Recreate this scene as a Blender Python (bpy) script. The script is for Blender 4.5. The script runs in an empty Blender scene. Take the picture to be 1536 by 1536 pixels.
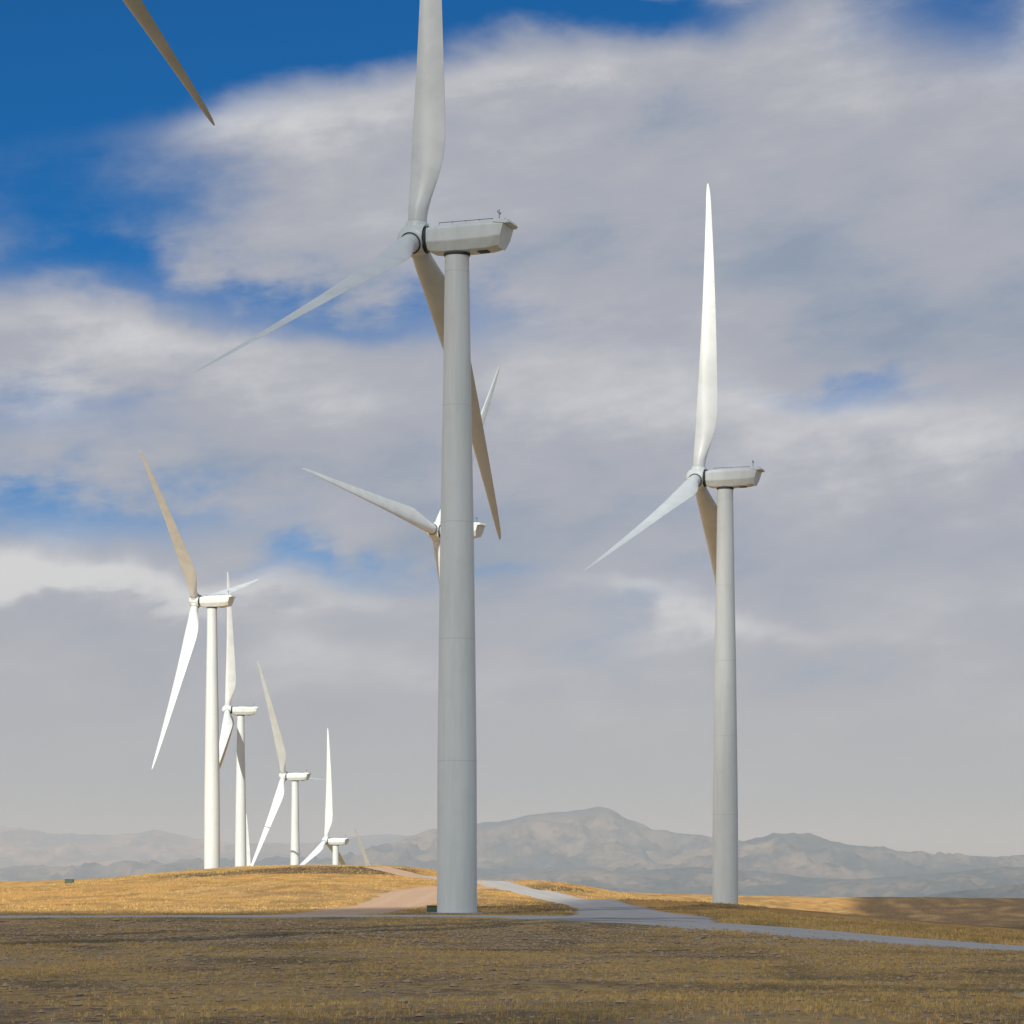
import bpy, math, random
import numpy as np
from mathutils import Vector
random.seed(4); RNG=np.random.default_rng(7)
scene=bpy.context.scene
F=4000.0
# ------------------------------------------------------------------ helpers
def mesh_obj(name,verts,faces,mat=None,parent=None,smooth=True,coll=None):
    me=bpy.data.meshes.new(name)
    me.from_pydata([tuple(map(float,v)) for v in verts],[],faces); me.update()
    if smooth:
        me.polygons.foreach_set('use_smooth',[True]*len(me.polygons))
    if mat: me.materials.append(mat)
    o=bpy.data.objects.new(name,me); scene.collection.objects.link(o)
    if parent: o.parent=parent
    return o
def np_mesh(name,V,Q,mat,smooth=True,attrs=None):
    me=bpy.data.meshes.new(name); n=Q.shape[1]
    me.vertices.add(len(V)); me.vertices.foreach_set('co',V.astype(np.float32).ravel())
    me.loops.add(Q.size); me.loops.foreach_set('vertex_index',Q.astype(np.int32).ravel())
    me.polygons.add(len(Q)); me.polygons.foreach_set('loop_start',np.arange(0,Q.size,n,dtype=np.int32))
    me.polygons.foreach_set('use_smooth',np.full(len(Q),smooth))
    me.update(calc_edges=True)
    if attrs:
        for k,a in attrs.items():
            at=me.attributes.new(k,'FLOAT','POINT'); at.data.foreach_set('value',a.astype(np.float32).ravel())
    me.materials.append(mat)
    o=bpy.data.objects.new(name,me); scene.collection.objects.link(o); return o
def grid_faces(nr,nc):
    i=np.arange(nr-1)[:,None]*nc+np.arange(nc-1)[None,:]
    return np.stack([i,i+1,i+nc+1,i+nc],-1).reshape(-1,4)
def hsh(ix,iy,s):
    h=np.sin(ix*127.1+iy*311.7+s*74.7)*43758.5453
    return h-np.floor(h)
def vnoise(x,y,s=0):
    ix=np.floor(x);iy=np.floor(y);fx=x-ix;fy=y-iy
    fx=fx*fx*(3-2*fx);fy=fy*fy*(3-2*fy)
    a=hsh(ix,iy,s);b=hsh(ix+1,iy,s);c=hsh(ix,iy+1,s);d=hsh(ix+1,iy+1,s)
    return (a+(b-a)*fx)*(1-fy)+(c+(d-c)*fx)*fy
def fbm(x,y,o=4,s=0):
    v=0;a=.5
    for k in range(o):
        v=v+a*(vnoise(x,y,s+k)-.5)*2; x,y=(x*1.62+y*1.21+17.1),(y*1.62-x*1.21+5.3);a*=.5
    return v
def sst(x,a,b):
    t=np.clip((x-a)/(b-a),0,1); return t*t*(3-2*t)
def new_mat(name):
    m=bpy.data.materials.new(name); m.use_nodes=True
    nt=m.node_tree; nt.nodes.clear()
    out=nt.nodes.new('ShaderNodeOutputMaterial'); b=nt.nodes.new('ShaderNodeBsdfPrincipled')
    nt.links.new(b.outputs[0],out.inputs[0]); return m,nt,b,out
class N:
    """tiny node-maths helper"""
    def __init__(s,nt): s.nt=nt
    def m(s,op,*a,clamp=False):
        n=s.nt.nodes.new('ShaderNodeMath'); n.operation=op; n.use_clamp=clamp
        for i,v in enumerate(a):
            if isinstance(v,(int,float)): n.inputs[i].default_value=v
            else: s.nt.links.new(v,n.inputs[i])
        return n.outputs[0]
    def mix(s,f,a,b,bt='MIX'):
        n=s.nt.nodes.new('ShaderNodeMix'); n.data_type='RGBA'; n.blend_type=bt
        for sk,v in ((n.inputs[0],f),(n.inputs[6],a),(n.inputs[7],b)):
            if isinstance(v,(int,float)): sk.default_value=v
            elif isinstance(v,tuple): sk.default_value=(*v,1)
            else: s.nt.links.new(v,sk)
        return n.outputs[2]
    def noise(s,vec,scale,detail=4,rough=.5,dist=0,dim='3D'):
        n=s.nt.nodes.new('ShaderNodeTexNoise'); n.noise_dimensions=dim
        n.inputs['Scale'].default_value=scale;n.inputs['Detail'].default_value=detail
        n.inputs['Roughness'].default_value=rough;n.inputs['Distortion'].default_value=dist
        if vec is not None: s.nt.links.new(vec,n.inputs['Vector'])
        return n.outputs['Fac']
    def smooth(s,x,a,b,lo=0.0,hi=1.0):
        n=s.nt.nodes.new('ShaderNodeMapRange'); n.interpolation_type='SMOOTHSTEP'
        s.nt.links.new(x,n.inputs[0]); n.inputs[1].default_value=a;n.inputs[2].default_value=b
        n.inputs[3].default_value=lo;n.inputs[4].default_value=hi; return n.outputs[0]
    def xyz(s,x,y,z):
        n=s.nt.nodes.new('ShaderNodeCombineXYZ')
        for i,v in enumerate((x,y,z)):
            if isinstance(v,(int,float)): n.inputs[i].default_value=v
            else: s.nt.links.new(v,n.inputs[i])
        return n.outputs[0]
    def coord(s,which='Object'):
        return s.nt.nodes.new('ShaderNodeTexCoord').outputs[which]
    def mapping(s,vec,scale):
        n=s.nt.nodes.new('ShaderNodeMapping'); n.inputs['Scale'].default_value=scale
        s.nt.links.new(vec,n.inputs['Vector']); return n.outputs[0]
    def attr(s,name):
        n=s.nt.nodes.new('ShaderNodeAttribute'); n.attribute_name=name; return n.outputs['Fac']
    def bump(s,h,strength,dist,bsdf):
        n=s.nt.nodes.new('ShaderNodeBump'); n.inputs['Strength'].default_value=strength
        n.inputs['Distance'].default_value=dist; s.nt.links.new(h,n.inputs['Height'])
        s.nt.links.new(n.outputs[0],bsdf.inputs['Normal'])
# ------------------------------------------------------------------ sun direction
SEL=36.0; SAZ=math.radians(-23)          # sun behind the viewer, to the left
sdir=Vector((math.sin(SAZ)*math.cos(math.radians(SEL)),-math.cos(SAZ)*math.cos(math.radians(SEL)),math.sin(math.radians(SEL))))
# ------------------------------------------------------------------ world
w=bpy.data.worlds.new("World"); scene.world=w; w.use_nodes=True
nt=w.node_tree; nt.nodes.clear(); n=N(nt)
out=nt.nodes.new('ShaderNodeOutputWorld')
sky=nt.nodes.new('ShaderNodeTexSky'); sky.sky_type='NISHITA'; sky.sun_disc=False
sky.sun_elevation=math.radians(SEL); sky.sun_rotation=math.atan2(sdir.x,sdir.y)
sky.air_density=0.8; sky.dust_density=0.2; sky.ozone_density=3.0; sky.altitude=300
d=n.coord('Generated'); sp=nt.nodes.new('ShaderNodeSeparateXYZ'); nt.links.new(d,sp.inputs[0])
dx,dy,dz=sp.outputs
az=n.m('ARCTAN2',dx,dy); el=n.m('ARCSINE',dz)
skyc=n.mix(1.0,sky.outputs[0],n.mix(n.smooth(el,.34,.6),(0.11,0.54,.88),(.85,1.0,1.1)),'MULTIPLY')
bg1=nt.nodes.new('ShaderNodeBackground'); bg1.inputs[1].default_value=0.085; nt.links.new(skyc,bg1.inputs[0])
K=4.0
U=n.m('MULTIPLY',az,K); W=n.m('MULTIPLY',el,K)
n1=n.noise(n.xyz(U,n.m('MULTIPLY',W,1.7),0.0),2.6,5,.52,.1,'2D'); n2=n.noise(n.xyz(n.m('ADD',U,7.3),n.m('MULTIPLY',W,1.6),0.0),1.9,3,.5,.1,'2D')
n3=n.noise(n.xyz(n.m('MULTIPLY_ADD',U,.75,2.3),n.m('MULTIPLY_ADD',W,2.0,n.m('MULTIPLY',U,-.25)),0.0),6.0,6,.6,0,'2D')
def P2(px,py):
    u=math.atan((px-768)/F); e=math.atan((1280-py)/F*math.cos(u)); return u*K,e*K
Ud=n.m('MULTIPLY_ADD',n2,.3,n.m('SUBTRACT',U,.15)); Wd=n.m('MULTIPLY_ADD',n1,.20,n.m('SUBTRACT',W,.10))
Wd=n.m('MULTIPLY_ADD',n3,.07,n.m('SUBTRACT',Wd,.035))
def gauss(px,py,sx,sy,a,tilt=0.0):
    u,e=P2(px,py)
    du=n.m('SUBTRACT',Ud,u); de=n.m('SUBTRACT',Wd,e)
    if tilt: de=n.m('MULTIPLY_ADD',du,-tilt,de)
    r=n.m('MULTIPLY_ADD',n.m('MULTIPLY',du,du),-(1000/sx)**2,n.m('MULTIPLY',n.m('MULTIPLY',de,de),-(1000/sy)**2))
    return n.m('MULTIPLY',n.m('EXPONENT',r),a)
def total(lst,base):
    t=base
    for g in lst: t=n.m('ADD',t,gauss(*g))
    return t
clear=[(120,40,360,165,-1.9,.25),(480,0,240,100,-1.5,.3),(30,330,330,100,-.80,.0),(150,415,360,36,-.5,-.05),
 (540,470,260,48,-.78,-.12),(880,0,250,62,-1.45),(1480,20,240,90,-.9,-.2),(1275,595,110,38,-.66),(110,782,300,38,-.74),
 (500,858,250,26,-.62,-.04),(30,620,230,60,-.55)]
dens=total(clear,n.m('MULTIPLY',n.m('SUBTRACT',n1,.5),1.1))
dens=n.m('ADD',dens,n.m('MULTIPLY',n.m('SUBTRACT',n3,.5),.6))
dens=n.m('ADD',dens,n.smooth(el,.30,.75,1.02,.12))
alpha=n.smooth(dens,-.24,.90)
bright=[(130,868,320,32,.66,-.05),(960,925,160,28,.40,-.2),(1420,660,230,80,.28),(820,100,260,60,.30),(440,170,160,40,.16,.25),
 (220,490,330,34,.22,-.05),(780,595,380,75,.24),(330,560,260,40,.12),(1250,960,380,34,.16),(560,1010,380,30,.12),
 (1000,400,300,60,-.20),(1150,530,260,45,-.24),(640,740,500,30,-.12),(1200,800,400,35,-.10)]
br=total(bright,n.m('MULTIPLY',n.m('SUBTRACT',n2,.5),.8))
br=n.m('ADD',br,n.m('MULTIPLY',n.m('SUBTRACT',n3,.5),.6))
br=n.m('MULTIPLY',br,n.smooth(el,.0,.08,.35,1.0))
c=n.mix(n.smooth(br,-.45,.08),(.28,.335,.425),(.42,.43,.475))
c=n.mix(n.smooth(br,.0,.55),c,(.67,.665,.665))
c=n.mix(n.smooth(el,.40,.7),c,(.66,.70,.74))
low=n.smooth(el,.015,.11,1.0,0.0)
lc=n.mix(n.smooth(el,.0,.055),(.38,.40,.405),(.46,.44,.44))
c=n.mix(n.m('MULTIPLY',low,.62),c,lc)
bg2=nt.nodes.new('ShaderNodeBackground'); bg2.inputs[1].default_value=1.0; nt.links.new(c,bg2.inputs[0])
mx=nt.nodes.new('ShaderNodeMixShader')
nt.links.new(n.m('MAXIMUM',n.m('MULTIPLY',alpha,.97),low),mx.inputs[0])
nt.links.new(bg1.outputs[0],mx.inputs[1]); nt.links.new(bg2.outputs[0],mx.inputs[2]); nt.links.new(mx.outputs[0],out.inputs[0])
try:
    w.cycles.sampling_method='MANUAL'; w.cycles.sample_map_resolution=512
except Exception: pass
# ------------------------------------------------------------------ sun
sl=bpy.data.lights.new('sun','SUN'); sl.energy=4.7; sl.angle=math.radians(.53); sl.color=(1,.92,.79)
so=bpy.data.objects.new('sun',sl); scene.collection.objects.link(so)
so.rotation_euler=(-sdir).to_track_quat('-Z','Y').to_euler()
# ------------------------------------------------------------------ terrain
C=[]
def cp(px,py,D): C.append(((px-768)/F*D,D,-(py-1280)/F*D))
for px in (-400,200,768,1300,1950): cp(px,1540,40); cp(px,1481,70); cp(px,1437,110)
for px,py in ((-400,1402),(200,1402),(768,1404),(1200,1412),(1536,1428),(1950,1440)): cp(px,py,160)
for px,py in ((-400,1381),(0,1380),(400,1380),(700,1381),(950,1385),(1200,1396),(1400,1408),(1536,1416),(1950,1430)): cp(px,py,205)
for px,py in ((-400,1374),(0,1372),(400,1371),(684,1370),(950,1371),(1093,1377),(1300,1391),(1536,1410)): cp(px,py,263)
for px,py in ((1110,1371),(1200,1377),(1300,1386),(1420,1397),(1536,1408),(1800,1415)): cp(px,py,310)
for px,py in ((-300,1364),(0,1361),(300,1356),(500,1358),(650,1357),(870,1351),(780,1360)): cp(px,py,360)
for px,py in ((0,1348),(300,1333),(500,1326),(650,1337),(800,1336),(1093,1368),(1300,1392),(1536,1412)): cp(px,py,430)
for px,py in ((800,1321),(900,1332),(1000,1353),(735,1323)): cp(px,py,500)
for px,py in ((-300,1343),(0,1335),(150,1322),(300,1309),(450,1301),(560,1301),(640,1306),(720,1320),(900,1350),(1100,1385),(1350,1383),(1536,1378),(1800,1376)): cp(px,py,600)
for px,py in ((0,1334),(150,1320),(317,1304),(450,1299),(560,1298),(640,1303),(720,1322),(1000,1390)): cp(px,py,670)
for px in (-200,200,600,1000,1500): cp(px,1365,880); cp(px,1440,960); cp(px,1508,1080); cp(px,1535,1300)
C+= [(-80,-120,-1.5),(80,-120,-1.5),(0,-20,-1.9),(0,10,-2.0),(-60,10,-2.0),(60,10,-2.0)]
C=np.array(C)
SC=100.0
def tk(r2): return np.where(r2>0,.5*r2*np.log(r2+1e-12),0)
A=C[:,:2]/SC; nn=len(A)
KM=tk(((A[:,None]-A[None])**2).sum(-1))+np.eye(nn)*2e-4
PM=np.c_[np.ones(nn),A]
M=np.block([[KM,PM],[PM.T,np.zeros((3,3))]])
sol=np.linalg.solve(M,np.r_[C[:,2],0,0,0])
def tps(x,y):
    sh=x.shape; x=x.ravel()/SC;y=y.ravel()/SC; o=np.empty(len(x))
    for s in range(0,len(x),20000):
        X=x[s:s+20000];Y=y[s:s+20000]
        r=(X[:,None]-A[:,0])**2+(Y[:,None]-A[:,1])**2
        o[s:s+20000]=tk(r)@sol[:nn]+sol[nn]+sol[nn+1]*X+sol[nn+2]*Y
    return o.reshape(sh)
def pt(px,D): return ((px-768)/F*D,D)
ROADS={'gravel_road':[ [(pt(-400,222),11),(pt(0,224),11),(pt(400,226),11),(pt(700,232),13),(pt(850,232),18),(pt(960,222),23),(pt(1100,208),21),(pt(1300,188),19),(pt(1536,170),18),(pt(1800,160),16),(pt(2300,150),14)],
   [(pt(960,226),14),(pt(960,262),14),(pt(935,300),11),(pt(895,345),9),(pt(850,390),9),(pt(800,430),9),(pt(745,480),9),(pt(700,520),8),(pt(650,560),7)] ],
 'dirt_track':[ [(pt(440,232),7),(pt(520,275),10),(pt(570,330),11),(pt(615,390),11),(pt(665,440),10),(pt(760,452),8)],
   [(pt(565,600),7),(pt(600,575),8),(pt(640,545),8),(pt(690,525),6)] ]}
def catm(pts,step=1.5):
    P=np.array([[p[0][0],p[0][1],p[1]] for p in pts]);P=np.vstack([2*P[0]-P[1],P,2*P[-1]-P[-2]]);o=[]
    for i in range(1,len(P)-2):
        L=np.linalg.norm(P[i+1,:2]-P[i,:2]);m=max(2,int(L/step))
        t=np.linspace(0,1,m,endpoint=False)[:,None]
        a,b,c_,d_=P[i-1:i+3]
        o.append(.5*((2*b)+(-a+c_)*t+(2*a-5*b+4*c_-d_)*t**2+(-a+3*b-3*c_+d_)*t**3))
    return np.vstack(o)
lines=[catm(l) for k in ROADS for l in ROADS[k]]
allr=np.vstack(lines)
def road_d(x,y):
    sh=x.shape;x=x.ravel();y=y.ravel();o=np.full(len(x),999.)
    idx=np.where((y>120)&(y<640)&(np.abs(x)<110))[0]
    for s in range(0,len(idx),20000):
        j=idx[s:s+20000]
        dd=np.sqrt((x[j,None]-allr[::2,0])**2+(y[j,None]-allr[::2,1])**2)-allr[::2,2]/2
        o[j]=dd.min(1)
    return o.reshape(sh)
def height(x,y,rd=None):
    z=tps(np.clip(x,-420,420),np.clip(y,-150,1350))
    side=sst(np.abs(x),220,500)*(1-sst(y,900,1300))
    z=z*(1-side)+(-14-.02*np.clip(y,0,900))*side
    far=sst(y,1100,2600); bk=sst(-y,100,600)
    val=-130+fbm(x/900,y/900,3,5)*8
    z=z*(1-far)+val*far; z=z*(1-bk)+(-4)*bk
    sf=sst(np.abs(x),900,2500)*(1-bk); z=z*(1-sf)+val*sf
    if rd is None: rd=road_d(x,y)
    k=sst(rd,.3,5)
    damp=1-sst(y,1500,3000)
    z=z+k*damp*(fbm(x/9,y/14,3,1)*.20+fbm(x/3,y/4,3,3)*.09+fbm(x/34,y/60,2,9)*.30)
    return z
ys=np.concatenate([-np.geomspace(2500,6,40),np.linspace(-5,28,34),np.exp(np.arange(math.log(30),math.log(760),.0058)),np.geomspace(765,60000,170)])
s=np.linspace(-1,1,661)
xs=np.sign(s)*(45*np.sinh(np.abs(s)*7.5))
X,Y=np.meshgrid(xs,ys)
RD=road_d(X,Y); Z=height(X,Y,RD)
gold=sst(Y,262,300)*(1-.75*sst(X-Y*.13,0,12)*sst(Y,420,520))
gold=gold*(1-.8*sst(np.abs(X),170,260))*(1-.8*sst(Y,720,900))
# ------------------------------------------------------------------ ground material
gm,nt,b,_=new_mat('dry_grassland'); n=N(nt); oc=n.coord('Object')
g=n.attr('gold'); far=n.attr('far')
na=n.noise(n.mapping(oc,(1,.55,1)),.22,5,.6); nb=n.noise(n.mapping(oc,(1,.6,1)),1.9,7,.72); nc=n.noise(n.mapping(oc,(1,.5,1)),.07,5,.6); nd=n.noise(oc,9,4,.7)
ne=n.noise(n.mapping(oc,(1,.4,1)),.13,6,.65,.5)
dirt=n.mix(n.smooth(nb,.35,.65),(.19,.13,.078),(.44,.315,.18))
dirt=n.mix(n.m('MULTIPLY',n.smooth(nc,.45,.58),.7),dirt,(.42,.335,.23))
straw=n.mix(n.smooth(nd,.3,.7),(.42,.27,.095),(.70,.48,.18))
f1=n.smooth(n.m('ADD',n.m('ADD',n.m('MULTIPLY',na,.4),n.m('MULTIPLY',nb,.3)),n.m('MULTIPLY',nc,.3)),.44,.57)
fore=n.mix(n.m('MULTIPLY',f1,.8),dirt,straw)
fore=n.mix(n.m('MULTIPLY',n.smooth(ne,.50,.62),.7),fore,(.14,.12,.075))
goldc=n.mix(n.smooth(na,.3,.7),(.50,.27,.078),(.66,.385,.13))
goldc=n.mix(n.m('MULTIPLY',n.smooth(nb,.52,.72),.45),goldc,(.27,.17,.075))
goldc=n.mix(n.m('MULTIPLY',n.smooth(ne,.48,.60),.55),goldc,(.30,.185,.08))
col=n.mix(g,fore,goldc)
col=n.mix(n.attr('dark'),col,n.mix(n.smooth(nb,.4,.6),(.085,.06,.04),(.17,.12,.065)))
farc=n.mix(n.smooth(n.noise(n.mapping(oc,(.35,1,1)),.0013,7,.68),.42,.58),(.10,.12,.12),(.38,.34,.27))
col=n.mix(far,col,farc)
nt.links.new(col,b.inputs['Base Color']); b.inputs['Roughness'].default_value=.95; b.inputs['Specular IOR Level'].default_value=.1
n.bump(n.m('ADD',nb,n.m('MULTIPLY',nd,.5)),1.0,.16,b)
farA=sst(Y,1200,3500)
px_=X/np.maximum(Y,1)*F+768
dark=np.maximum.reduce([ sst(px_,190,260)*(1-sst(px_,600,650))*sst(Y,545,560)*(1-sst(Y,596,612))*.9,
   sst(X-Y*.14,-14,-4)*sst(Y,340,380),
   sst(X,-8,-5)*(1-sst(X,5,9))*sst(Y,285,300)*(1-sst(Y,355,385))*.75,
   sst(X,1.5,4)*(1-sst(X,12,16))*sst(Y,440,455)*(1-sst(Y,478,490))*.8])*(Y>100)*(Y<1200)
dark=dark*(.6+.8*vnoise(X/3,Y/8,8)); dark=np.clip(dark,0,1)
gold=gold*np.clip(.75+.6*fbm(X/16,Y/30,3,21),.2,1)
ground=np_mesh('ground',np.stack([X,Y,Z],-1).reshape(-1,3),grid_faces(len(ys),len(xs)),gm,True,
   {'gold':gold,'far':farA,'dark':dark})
# ------------------------------------------------------------------ roads
def road_mat(name,c1,c2,c3):
    m,nt,b,_=new_mat(name);n=N(nt);oc=n.coord('Object')
    a=n.noise(oc,.35,5,.6);bb=n.noise(oc,6,5,.7);
    col=n.mix(n.smooth(bb,.35,.65),c1,c2); col=n.mix(n.m('MULTIPLY',n.smooth(a,.5,.7),.6),col,c3)
    ax=n.attr('across'); tr=n.m('ABSOLUTE',n.m('SUBTRACT',n.m('ABSOLUTE',ax),.42))
    col=n.mix(n.m('MULTIPLY',n.smooth(tr,.03,.2,1.0,0.0),.35),col,c2)
    nt.links.new(col,b.inputs['Base Color']);b.inputs['Roughness'].default_value=.95
    n.bump(bb,.8,.06,b); return m
RM={'gravel_road':road_mat('gravel',(.35,.345,.33),(.52,.51,.485),(.41,.375,.33)),
    'dirt_track':road_mat('bare_dirt',(.42,.27,.17),(.60,.42,.28),(.47,.31,.18))}
for ri,(k,ls) in enumerate(ROADS.items()):
    VV=[];QQ=[];AC=[];off=0
    for li,l in enumerate(ls):
        L=catm(l,1.2);T=np.gradient(L[:,:2],axis=0);T/=np.linalg.norm(T,axis=1)[:,None];Nn=np.c_[-T[:,1],T[:,0]]
        m=19;a=np.linspace(-1,1,m)
        wl=L[:,2]/2*(1+.22*fbm(L[:,0]/5,L[:,1]/5,4,31));wr=L[:,2]/2*(1+.22*fbm(L[:,0]/5,L[:,1]/5,4,38))
        wv=np.where(a[None]<0,wl[:,None],wr[:,None])
        XX=L[:,0:1]+Nn[:,0:1]*a*wv;YY=L[:,1:2]+Nn[:,1:2]*a*wv
        lift=.10+.02*li-.03*ri
        ZZ=height(XX,YY)+lift*(1-np.abs(a)**6*1.9)[None]
        VV.append(np.stack([XX,YY,ZZ],-1).reshape(-1,3));QQ.append(grid_faces(len(L),m)+off);off+=len(L)*m
        AC.append(np.tile(a,len(L)))
    np_mesh(k,np.vstack(VV),np.vstack(QQ),RM[k],True,{'across':np.concatenate(AC)})
# ------------------------------------------------------------------ mountains and hills
def hill_mat(name,c1,c2,c3,sc):
    m,nt,b,_=new_mat(name);n=N(nt);oc=n.coord('Object')
    a=n.noise(n.mapping(oc,(1,.5,1.5)),sc,8,.66,.4);bb=n.noise(n.mapping(oc,(1,.5,2)),sc*5,8,.8)
    col=n.mix(n.smooth(a,.42,.60),c1,c2);col=n.mix(n.m('MULTIPLY',n.smooth(bb,.46,.58),.8),col,c3)
    nt.links.new(col,b.inputs['Base Color']);b.inputs['Roughness'].default_value=1;b.inputs['Specular IOR Level'].default_value=0
    return m
def ridge(name,prof,D,Wd,base,mat,amp,seed,nc=640,nr=130,ext=1200):
    P=np.array(prof,float);px=np.linspace(P[0,0]-ext,P[-1,0]+ext,nc)
    top=np.interp(px,P[:,0],P[:,1])
    ker=np.hanning(5);ker/=ker.sum();top=np.convolve(np.pad(top,2,'edge'),ker,'valid')
    x=(px-768)/F*D; h=-(top-1280)/F*D
    e=np.minimum(sst(px,P[0,0]-ext,P[0,0]),1-sst(px,P[-1,0],P[-1,0]+ext))
    t=np.linspace(-1,1,nr);XX,TT=np.meshgrid(x,t);YY=D+TT*Wd
    wob=fbm(XX/(Wd*.9),YY/(Wd*.9),3,seed)*.35
    tt=np.abs(TT)
    fall=(1-tt)**1.15
    hh=base+(h-base)[None]*e[None]*fall
    sx=XX/(Wd*.16)+wob*3
    rn=1-np.abs(fbm(sx,YY/(Wd*.5)+sx*.2,5,seed+3))*2.6
    rn2=1-np.abs(fbm(XX/(Wd*.05),YY/(Wd*.13),4,seed+9))*2.6
    hh=hh+ ((rn-.6)*amp*.7+(rn2-.5)*amp*.48)*np.clip(tt*3.5,0.12,1)*(.2+fall)*e[None]
    hh=np.where(tt>.98,base-20,hh)
    return np_mesh(name,np.stack([XX,YY,hh],-1).reshape(-1,3),grid_faces(nr,nc),mat)
HM1=hill_mat('dry_mountain',(.06,.075,.085),(.24,.195,.15),(.03,.045,.055),.0011)
HM2=hill_mat('dry_mountain_far',(.08,.10,.11),(.42,.28,.19),(.05,.07,.08),.0008)
HM3=hill_mat('dry_near_hill',(.11,.13,.145),(.19,.175,.155),(.08,.10,.115),.004)
ridge('mountain_range',[(520,1290),(600,1262),(650,1245),(700,1236),(740,1230),(770,1228),(800,1221),(850,1217),(880,1211),(900,1207),(915,1209),(935,1217),(965,1232),(1010,1247),(1060,1256),(1120,1268),(1250,1300)],12500,2600,-140,HM1,150,3)
ridge('mountain_range',[(960,1300),(1060,1272),(1120,1258),(1160,1250),(1190,1246),(1215,1249),(1250,1260),(1300,1269),(1370,1276),(1420,1283),(1536,1284),(1700,1280)],10500,1900,-138,HM1,105,11)
ridge('mountain_range',[(-400,1215),(-100,1222),(0,1236),(80,1250),(170,1252),(230,1245),(290,1255),(360,1266),(470,1264),(560,1252),(620,1252),(700,1262),(800,1280)],20000,2800,-140,HM2,140,19)
ridge('hill',[(900,1345),(1000,1335),(1100,1333),(1200,1325),(1300,1318),(1400,1308),(1500,1300),(1650,1290),(1900,1280)],6500,1500,-136,HM3,44,27)
ridge('hill',[(1130,1392),(1200,1372),(1280,1358),(1360,1346),(1440,1336),(1536,1325),(1700,1312)],3800,900,-140,HM3,34,35)
ridge('hill',[(640,1322),(760,1312),(850,1304),(940,1308),(1040,1300),(1150,1308),(1250,1318)],8800,1300,-136,HM1,32,43,ext=600)
# valley haze: a real, thin scattering layer of air lying over the far plain
hzm=bpy.data.materials.new('valley_haze');hzm.use_nodes=True;hnt=hzm.node_tree;hnt.nodes.clear()
ho=hnt.nodes.new('ShaderNodeOutputMaterial');vs=hnt.nodes.new('ShaderNodeVolumeScatter')
vs.inputs['Color'].default_value=(.50,.58,.645,1);vs.inputs['Density'].default_value=1.7e-4;vs.inputs['Anisotropy'].default_value=0.0
hnt.links.new(vs.outputs[0],ho.inputs['Volume'])
V=[(x,y,z) for x in (-14000,14000) for y in (1500,45000) for z in (-200,260)]
mesh_obj('haze',V,[(0,1,3,2),(4,6,7,5),(0,4,5,1),(2,3,7,6),(0,2,6,4),(1,5,7,3)],hzm,smooth=False)
# ------------------------------------------------------------------ turbine materials
pm,nt,b,_=new_mat('turbine_white_paint'); n=N(nt);oc=n.coord('Object')
a=n.noise(n.mapping(oc,(1,1,.08)),1.6,5,.6);bb=n.noise(oc,.5,4,.6)
col=n.mix(n.smooth(a,.35,.75),(.685,.757,.775),(.61,.685,.705));col=n.mix(n.m('MULTIPLY',n.smooth(bb,.5,.75),.35),col,(.57,.635,.65))
nt.links.new(col,b.inputs['Base Color']);b.inputs['Roughness'].default_value=.42
bm_,nt,b,_=new_mat('blade_gelcoat'); n=N(nt);oc=n.coord('Object')
a=n.noise(oc,.35,5,.6);col=n.mix(n.smooth(a,.35,.7),(.70,.76,.78),(.61,.67,.69))
nt.links.new(col,b.inputs['Base Color']);b.inputs['Roughness'].default_value=.38
dk,nt,b,_=new_mat('dark_rubber'); n=N(nt)
nt.links.new(n.mix(n.noise(n.coord('Object'),3,3),(.03,.035,.04),(.06,.065,.07)),b.inputs['Base Color']);b.inputs['Roughness'].default_value=.7
seamm,nt,b,_=new_mat('flange_seam'); n=N(nt)
nt.links.new(n.mix(n.noise(n.coord('Object'),2,3),(.54,.61,.62),(.60,.67,.68)),b.inputs['Base Color']);b.inputs['Roughness'].default_value=.5
concm,nt,b,_=new_mat('concrete'); n=N(nt)
nt.links.new(n.mix(n.noise(n.coord('Object'),4,5),(.25,.24,.22),(.40,.39,.36)),b.inputs['Base Color']);b.inputs['Roughness'].default_value=.9
greenm,nt,b,_=new_mat('cabinet_green'); n=N(nt)
nt.links.new(n.mix(n.noise(n.coord('Object'),3,4),(.05,.09,.06),(.08,.13,.09)),b.inputs['Base Color']);b.inputs['Roughness'].default_value=.5

def lathe(prof,seg,axis='Z'):
    V=[];Fc=[]
    for (r,z) in prof:
        for k in range(seg):
            a=2*math.pi*k/seg; V.append((r*math.cos(a),r*math.sin(a),z))
    for i in range(len(prof)-1):
        for k in range(seg):
            k2=(k+1)%seg;Fc.append((i*seg+k,i*seg+k2,(i+1)*seg+k2,(i+1)*seg+k))
    return V,Fc
def tube(p,q,r,seg=8):
    p=Vector(p);q=Vector(q);d=(q-p).normalized();u=d.orthogonal().normalized();v=d.cross(u)
    V=[];
    for c_ in (p,q):
        for k in range(seg):
            a=2*math.pi*k/seg;V.append(c_+u*r*math.cos(a)+v*r*math.sin(a))
    Fc=[(k,(k+1)%seg,seg+(k+1)%seg,seg+k) for k in range(seg)]+[tuple(range(seg))[::-1],tuple(range(seg,2*seg))]
    return V,Fc
def boxg(x0,x1,y0,y1,z0,z1):
    V=[(x,y,z) for x in (x0,x1) for y in (y0,y1) for z in (z0,z1)]
    return V,[(0,1,3,2),(4,6,7,5),(0,4,5,1),(2,3,7,6),(0,2,6,4),(1,5,7,3)]
def join(parts):
    V=[];Fc=[]
    for v,f in parts:
        o=len(V);V+=list(v);Fc+=[tuple(i+o for i in ff) for ff in f]
    return V,Fc
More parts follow.
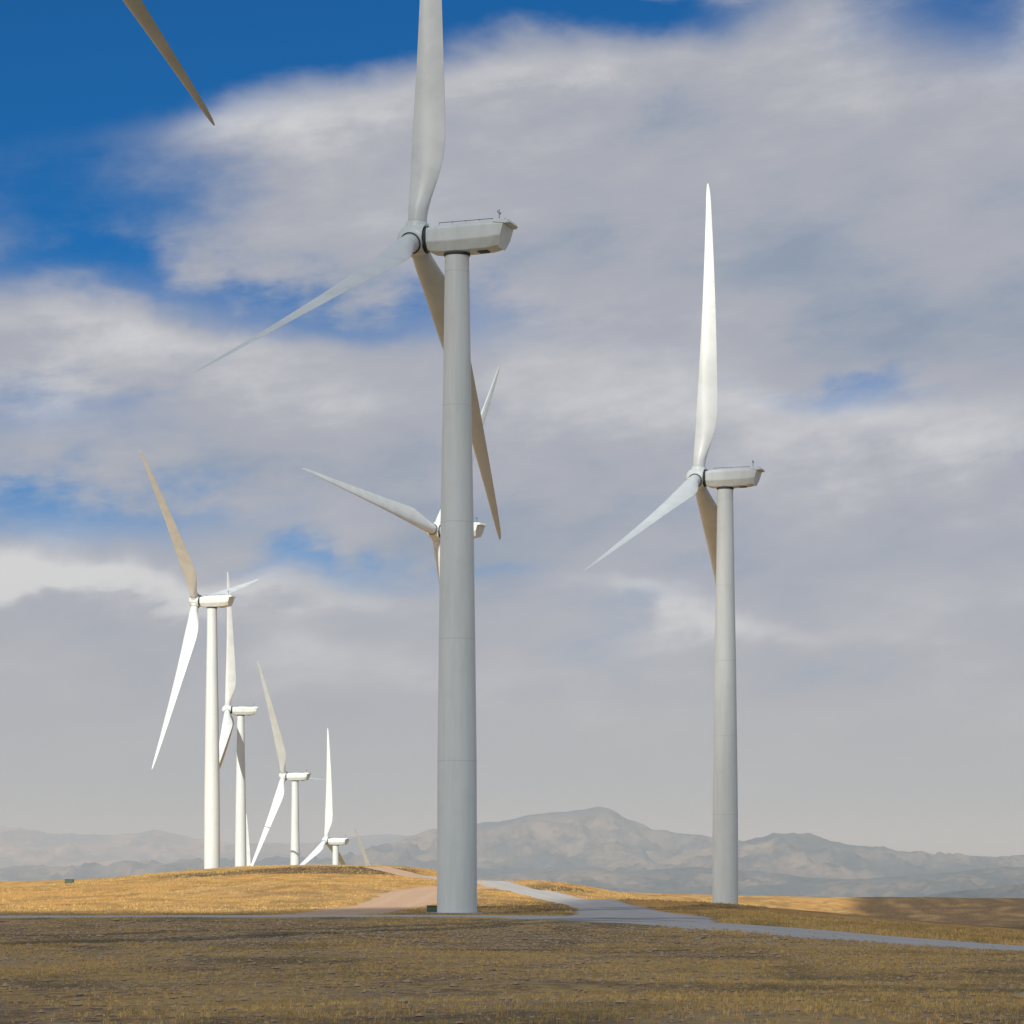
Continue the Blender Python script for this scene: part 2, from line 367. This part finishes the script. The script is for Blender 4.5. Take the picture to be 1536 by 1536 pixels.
HT=65.0;OV=4.34;HU=1.52;TILT=math.radians(3.73);CONE=math.sin(math.radians(3.69))
STA=[(0.9,1.9,1.0,22),(1.8,1.9,1.0,22),(2.6,1.95,.95,22),(4,2.35,.72,20),(6,2.95,.50,17),(8,3.35,.38,14),(10,3.45,.31,11.5),(13,3.2,.26,9),(17,2.82,.23,7),(22,2.4,.21,5),(27,2.0,.195,3.5),(32,1.6,.18,2),(37,1.2,.17,1),(41,.88,.16,.3),(43.4,.66,.15,0),(44.6,.45,.15,0),(45.3,.22,.15,0),(45.44,.05,.15,0)]
def blade(alpha,R,pitch):
    a=Vector((-math.cos(TILT),0,math.sin(TILT)));Uv=Vector((math.sin(TILT),0,math.cos(TILT)));Pv=Vector((0,-1,0))
    d=math.cos(alpha)*Uv+math.sin(alpha)*Pv;t=-math.sin(alpha)*Uv+math.cos(alpha)*Pv
    st=np.array(STA);rr=np.unique(np.r_[st[:,0],np.linspace(3,43,41)])
    M_=28;V=[];hub=Vector((0,0,HT+HU))+a*OV
    for r in rr:
        ch,th,tw=[float(np.interp(r,st[:,0],st[:,i])) for i in (1,2,3)]
        be=math.radians(pitch+tw);cd=math.cos(be)*t+math.sin(be)*a;nd_=-math.sin(be)*t+math.cos(be)*a
        kc=min(1,max(0,(th-.3)/.7));kc=kc*kc*(3-2*kc)
        ax_=.5*kc+.29*(1-kc)
        c0=hub+d*(r*R/45.44)+a*(CONE*R*(r/45.44)**1.5)
        for j in range(M_):
            ph=2*math.pi*j/M_;xx=.5-.5*math.cos(ph)
            yc=.5*math.sin(ph)*th
            ya=5*th*(.2969*math.sqrt(xx)-.126*xx-.3516*xx*xx+.2843*xx**3-.1036*xx**4)*(1 if math.sin(ph)>=0 else -.75)
            yy=yc*kc+ya*(1-kc)
            V.append(c0+cd*((ax_-xx)*ch)+nd_*(yy*ch))
    Fc=[]
    for i in range(len(rr)-1):
        for j in range(M_):
            j2=(j+1)%M_;Fc.append((i*M_+j,i*M_+j2,(i+1)*M_+j2,(i+1)*M_+j))
    Fc.append(tuple(range(M_))[::-1]);Fc.append(tuple(range((len(rr)-1)*M_,len(rr)*M_)))
    return V,Fc,hub,d,a,t
def turbine(X,Yp,Zb,yaw,al,R,pitch=76):
    if not isinstance(pitch,tuple): pitch=(pitch,)*3
    e=bpy.data.objects.new('wind_turbine',None);scene.collection.objects.link(e)
    e.location=(X,Yp,Zb);e.rotation_euler=(0,0,-math.radians(yaw))
    pr=[(1.98,-1.5),(1.98,0.0),(1.965,8),(1.94,15),(1.80,27),(1.64,38.5),(1.42,50),(1.21,63.6),(1.21,64.9)]
    mesh_obj('tower',*lathe(pr,64),pm,e)
    sm=[]
    for z in (15,27,38.5,50,63.2):
        r=np.interp(z,[p[1] for p in pr],[p[0] for p in pr]);sm.append(lathe([(r-.03,z-.05),(r+.008,z-.04),(r+.008,z+.04),(r-.03,z+.05)],64))
    mesh_obj('tower_flanges',*join(sm),seamm,e,smooth=False)
    mesh_obj('foundation',*lathe([(2.7,-2.0),(2.7,.0),(2.6,.06),(1.9,.08)],48),concm,e,smooth=False)
    ang=math.radians(150);dv=Vector((math.cos(ang),math.sin(ang),0));tv=Vector((-dv.y,dv.x,0))
    V=[];
    for r_ in (1.8,2.04):
        for (sx,zz) in ((-.5,1.5),(.5,1.5),(.5,3.4),(.25,3.7),(-.25,3.7),(-.5,3.4)):
            V.append(dv*r_+tv*sx+Vector((0,0,zz)))
    mesh_obj('tower_door',V,[(0,1,2,3,4,5)[::-1],(6,7,8,9,10,11)]+[(i,(i+1)%6,6+(i+1)%6,6+i) for i in range(6)],seamm,e,smooth=False)
    def sec(x,wt,ws,wb,zt,zs,zm,zb):
        h=[(wt,zt),(ws,zs),(ws*.985,zm),(wb,zb+.12),(wb-.15,zb)]
        return [(x,y,z) for y,z in h]+[(x,-y,z) for y,z in h[::-1]]
    S=[sec(-2.75,1.2,1.4,1.0,2.5,2.15,1.15,.45),sec(-2.45,1.32,1.56,1.05,2.65,2.25,1.1,.2),sec(-1.2,1.4,1.65,1.15,2.74,2.32,1.05,.04),
       sec(1.5,1.4,1.66,1.18,2.78,2.34,1.05,.02),sec(3.6,1.4,1.64,1.12,2.8,2.36,1.1,.08),sec(4.55,1.37,1.6,1.02,2.8,2.36,1.2,.25)]
    V=[];[V.extend(s_) for s_ in S];m=10;Fc=[]
    for i in range(len(S)-1):
        for j in range(m): Fc.append((i*m+j,(i+1)*m+j,(i+1)*m+(j+1)%m,i*m+(j+1)%m))
    rear=[(x+.05+.30*max(0,(z-.2)),y*.94,z) for (x,y,z) in [(4.65,y,z) for (_,y,z) in S[-1]]]
    o=len(V);V+=rear
    for j in range(m): Fc.append(((len(S)-1)*m+j,o+j,o+(j+1)%m,(len(S)-1)*m+(j+1)%m))
    Fc.append(tuple(o+j for j in range(m)));Fc.append(tuple(range(m))[::-1])
    na_=mesh_obj('nacelle',V,Fc,pm,e,smooth=False)
    bv=na_.modifiers.new('b','BEVEL');bv.width=.09;bv.segments=3;bv.limit_method='ANGLE';bv.angle_limit=math.radians(25)
    lip=[(4.3,1.45,2.87),(5.75,1.33,2.76),(5.95,1.2,2.45),(5.95,-1.2,2.45),(5.75,-1.33,2.76),(4.3,-1.45,2.87),(4.3,1.66,2.52),(5.6,1.56,2.34),(5.6,-1.56,2.34),(4.3,-1.66,2.52)]
    mesh_obj('nacelle_hood',lip,[(0,1,4,5),(1,2,3,4),(0,6,7,1),(1,7,2),(5,4,8,9),(4,3,8),(2,7,8,3),(6,9,8,7),(0,5,9,6)],pm,e,smooth=False)
    mesh_obj('roof_hatch',*boxg(-.8,1.9,-.6,.6,2.76,2.9),pm,e,smooth=False)
    rl=[]
    for y in (-1.0,1.0):
        rl.append(tube((-1.5,y,2.98),(4.1,y,2.98),.03))
        for x in (-1.5,-.1,1.3,2.7,4.1): rl.append(tube((x,y,2.7),(x,y,2.98),.025))
    rl.append(tube((4.3,.3,2.8),(4.3,.3,4.15),.035)); rl.append(tube((4.3,-.1,3.75),(4.3,.7,3.75),.022));rl.append(tube((4.3,-.1,3.75),(4.3,-.1,3.95),.04));rl.append(tube((4.3,.7,3.75),(4.3,.7,3.95),.04))
    mesh_obj('rails_and_wind_mast',*join(rl),dk,e)
    mesh_obj('service_hatches',*join([boxg(2.3,3.3,-.5,.5,-.03,.08),boxg(-2.9,-2.72,-.95,.95,.7,2.2)]),dk,e,smooth=False)
    mesh_obj('yaw_ring',*lathe([(1.21,64.75),(1.30,64.8),(1.30,65.02),(1.1,65.06)],48),dk,e)
    for ch in e.children:
        if ch.name.split('.')[0] in ('nacelle','nacelle_hood','roof_hatch','rails_and_wind_mast','service_hatches'): ch.location=(0,0,HT)
    a=Vector((-math.cos(TILT),0,math.sin(TILT)))
    pr=[(0,1.95),(.35,1.88),(.75,1.68),(1.1,1.38),(1.38,.95),(1.52,.45),(1.58,-.1),(1.55,-.75),(1.45,-1.05),(1.42,-1.12)]
    V,Fc=lathe(pr,48);q=a.to_track_quat('Z','Y');hub=Vector((0,0,HT+HU))+a*OV
    mesh_obj('spinner',[q@Vector(v)+hub for v in V],Fc,pm,e)
    V,Fc=lathe([(1.25,-1.0),(1.25,-1.5),(.9,-1.75)],40);mesh_obj('main_bearing_housing',[q@Vector(v)+hub for v in V],Fc,dk,e)
    cols=[];gap=[]
    for i in range(3):
        aa=math.radians(al+[0,120,-120][i])
        V,Fc,h_,d_,a_,t_=blade(aa,R,pitch[i])
        mesh_obj('blade_%d'%(i+1),V,Fc,bm_,e)
        qq=d_.to_track_quat('Z','Y')
        v,f=lathe([(1.14,.7),(1.14,1.55),(1.10,1.60)],32);cols.append(([qq@Vector(k)+hub for k in v],f))
        v,f=lathe([(1.10,1.575),(.93,1.575)],32);gap.append(([qq@Vector(k)+hub for k in v],f))
    mesh_obj('blade_root_collars',*join(cols),pm,e)
    mesh_obj('blade_bearing_gaps',*join(gap),dk,e)
    return e
TB=[(-5.42,263.02,-5.9,19.09,-3.87,46.0),(32.66,408.37,-9.06,20.0,-6.5,46.7),(-74.3,660.66,-4.11,18.18,42.4,44.6),
    (-89.9,883.78,-19.24,-4.62,5.48,45.4),(-77.59,953.88,-39.03,18.57,29.64,45.5),(-71.17,1076.17,-61.64,25.18,-1.17,45.5)]
for t in TB: turbine(*t)
turbine(-10.7,511.59,-4.77,26.57,-37.68,46.0,pitch=(14,-26,22))
turbine(-29.4,128,-5.3,25,-110,45.0)
turbine(-145,1500,-90,15,2,45.4)
turbine(-67.5,1400,-88.3,18,40,45.4)
# ------------------------------------------------------------------ small site objects
def hz(x,y): return float(height(np.array([x]),np.array([y]))[0])
def cabinet(px,D,w_,h_):
    x=(px-768)/F*D;z=hz(x,D)
    e=bpy.data.objects.new('transformer_cabinet',None);scene.collection.objects.link(e);e.location=(x,D,z)
    o=mesh_obj('body',*boxg(-w_/2,w_/2,-w_*.4,w_*.4,-.3,h_),greenm,e,smooth=False);bv=o.modifiers.new('b','BEVEL');bv.width=.04;bv.segments=2
    mesh_obj('lid',*boxg(-w_/2-.06,w_/2+.06,-w_*.4-.06,w_*.4+.06,h_+.003,h_+.09),greenm,e,smooth=False)
    mesh_obj('doors',*join([boxg(-w_/2+.06,-.03,-w_*.4-.03,-w_*.4-.004,.1,h_-.1),boxg(.03,w_/2-.06,-w_*.4-.03,-w_*.4-.004,.1,h_-.1)]),greenm,e,smooth=False)
    mesh_obj('plinth',*boxg(-w_/2-.15,w_/2+.15,-w_*.4-.15,w_*.4+.15,-.5,.08),concm,e,smooth=False)
cabinet(648,266,1.0,.65); cabinet(104,610,1.9,1.0)
# ------------------------------------------------------------------ grass tufts
def tufts(name,n_,dmin,dmax,hmin,hmax,bw,mat,thr,nb_=6,dens_pow=1.0,pxr=(-150,1700),cond=None):
    u=RNG.random(n_*6);D=np.sqrt(dmin**2+(dmax**2-dmin**2)*u**dens_pow);px=RNG.uniform(*pxr,len(D));x=(px-768)/F*D
    k=fbm(x/1.6,D/2.6,4,51)*.5+fbm(x/8,D/22,3,57)*.9+RNG.normal(0,.20,len(D))
    ok=(k>thr)&(road_d(x,D)>.2)
    if cond is not None: ok&=cond(x,D)
    x=x[ok][:n_];D=D[ok][:n_];m=len(x);z=height(x,D)
    V=np.zeros((m,nb_,5,3));
    ang=RNG.uniform(0,2*np.pi,(m,nb_));h=RNG.uniform(hmin,hmax,(m,1))*RNG.uniform(.5,1.1,(m,nb_));lean=RNG.uniform(.1,.9,(m,nb_))*h
    bx=x[:,None]+RNG.normal(0,.07,(m,nb_))*(hmax/.25);by=D[:,None]+RNG.normal(0,.07,(m,nb_))*(hmax/.25)
    dxx=np.cos(ang);dyy=np.sin(ang);wx=-dyy*bw;wy=dxx*bw
    V[:,:,0]=np.stack([bx-wx,by-wy,np.broadcast_to(z[:,None]-.03,bx.shape)],-1)
    V[:,:,1]=np.stack([bx+wx,by+wy,np.broadcast_to(z[:,None]-.03,bx.shape)],-1)
    mx_=bx+dxx*lean*.35;my=by+dyy*lean*.35;mz=z[:,None]+h*.6
    V[:,:,2]=np.stack([mx_+wx*.7,my+wy*.7,mz],-1);V[:,:,3]=np.stack([mx_-wx*.7,my-wy*.7,mz],-1)
    V[:,:,4]=np.stack([bx+dxx*lean,by+dyy*lean,z[:,None]+h],-1)
    base=(np.arange(m*nb_)*5)[:,None]
    T=np.concatenate([base+np.array([[0,1,2]]),base+np.array([[0,2,3]]),base+np.array([[3,2,4]])])
    tone=np.repeat(RNG.random(m),nb_*5)
    return np_mesh(name,V.reshape(-1,3),T,mat,False,{'tone':tone})
grm,nt,b,_=new_mat('dry_grass_blades'); n=N(nt)
t=n.attr('tone');ge=n.noise(n.mapping(n.coord(),(1,.4,1)),.13,6,.65,.5)
col=n.mix(t,(.42,.275,.095),(.82,.58,.23));col=n.mix(n.m('MULTIPLY',n.smooth(ge,.47,.60),.6),col,(.22,.165,.075));col=n.mix(n.smooth(t,.82,.96),col,(.29,.26,.11))
nt.links.new(col,b.inputs['Base Color']);b.inputs['Roughness'].default_value=.8
tufts('dry_grass',52000,36,135,.02,.10,.0048,grm,-.10,8)
tufts('dry_grass',24000,110,262,.04,.16,.011,grm,-.02,6)
tufts('dry_grass',20000,180,330,.12,.42,.020,grm,-.3,6,pxr=(1050,1650),cond=lambda x,y:(x>y*.075))
tufts('dry_grass',26000,270,670,.10,.32,.026,grm,-.2,5,pxr=(-60,1150))
m=42000;u=RNG.random(m);D=np.sqrt(36**2+(200**2-36**2)*u);px=RNG.uniform(-100,1650,m);x=(px-768)/F*D;z=height(x,D)
ico=np.array([(0,0,1),(.9,0,.3),(.28,.85,.3),(-.72,.53,.3),(-.72,-.53,.3),(.28,-.85,.3),(0,0,-.5)]);
T0=np.array([(0,1,2),(0,2,3),(0,3,4),(0,4,5),(0,5,1),(6,2,1),(6,3,2),(6,4,3),(6,5,4),(6,1,5)])
sz=(RNG.gamma(1.6,.011,m)+.010)*(.6+D/110)
V=ico[None]*sz[:,None,None]*np.array([1.3,1.3,.75])*(1+RNG.normal(0,.25,(m,7,1)))+np.stack([x,D,z],-1)[:,None]
T=(T0[None]+(np.arange(m)*7)[:,None,None]).reshape(-1,3)
stm,nt,b,_=new_mat('clod_soil');n=N(nt);nt.links.new(n.mix(n.noise(n.coord('Object'),.9,3),(.21,.155,.095),(.50,.38,.25)),b.inputs['Base Color']);b.inputs['Roughness'].default_value=.95
np_mesh('soil_clods',V.reshape(-1,3),T,stm,False)
# ------------------------------------------------------------------ unseen cloud overhead (behind the viewer) with its edge shaped to shade the foreground and near turbines
KX=np.array([-260,-120,-40,-24,-10,0,10,20,30,45,61,70,90,120,135,180,460]);KY=np.array([230,262,278,290,312,350,378,410,430,447,492,508,513,522,600,700,640])
HC=1500.0
gx=np.linspace(-260,460,150);tt=np.linspace(0,1,120)
ytop=np.interp(gx,KX,KY)+fbm(gx/9,gx*0+3,3,77)*5
ybot=-330+fbm(gx/60,gx*0+8,3,78)*60
GX,TT=np.meshgrid(gx,tt);GY=ybot[None]+(ytop-ybot)[None]*TT
ed=np.minimum(np.minimum(TT,1-TT)*6,np.minimum(GX+260,460-GX)/90);ed=np.clip(ed,0,1)**.6
th=ed*(30+34*np.abs(fbm(GX/70,GY/70,5,81)));
offx=sdir.x/sdir.z*HC;offy=sdir.y/sdir.z*HC
up=np.stack([GX+offx,GY+offy,HC+th],-1).reshape(-1,3);dn=np.stack([GX+offx,GY+offy,HC-th*.25],-1).reshape(-1,3)
Q=grid_faces(len(tt),len(gx));V=np.vstack([up,dn]);Q=np.vstack([Q,Q[:,::-1]+len(up)])
cm,nt,b,o_=new_mat('shadow_cloud_vapour');nt.nodes.remove(b)
df=nt.nodes.new('ShaderNodeBsdfDiffuse');df.inputs[0].default_value=(.9,.9,.9,1);tr=nt.nodes.new('ShaderNodeBsdfTranslucent');tr.inputs[0].default_value=(.9,.92,.95,1)
tp=nt.nodes.new('ShaderNodeBsdfTransparent')
ms=nt.nodes.new('ShaderNodeMixShader');ms.inputs[0].default_value=.45;nt.links.new(df.outputs[0],ms.inputs[1]);nt.links.new(tr.outputs[0],ms.inputs[2])
ms2=nt.nodes.new('ShaderNodeMixShader');ms2.inputs[0].default_value=.46;nt.links.new(ms.outputs[0],ms2.inputs[1]);nt.links.new(tp.outputs[0],ms2.inputs[2])
nt.links.new(ms2.outputs[0],o_.inputs[0])
np_mesh('shadow_cloud',V,Q,cm)
# ------------------------------------------------------------------ camera
cam=bpy.data.cameras.new('camera');co=bpy.data.objects.new('camera',cam);scene.collection.objects.link(co)
co.location=(0,0,0);co.rotation_euler=(math.radians(90),0,0)
cam.sensor_width=36;cam.lens=F/1536*36;cam.shift_y=512/1536;cam.clip_start=.5;cam.clip_end=120000
scene.camera=co
scene.view_settings.view_transform='Standard';scene.view_settings.look='None';scene.view_settings.exposure=0
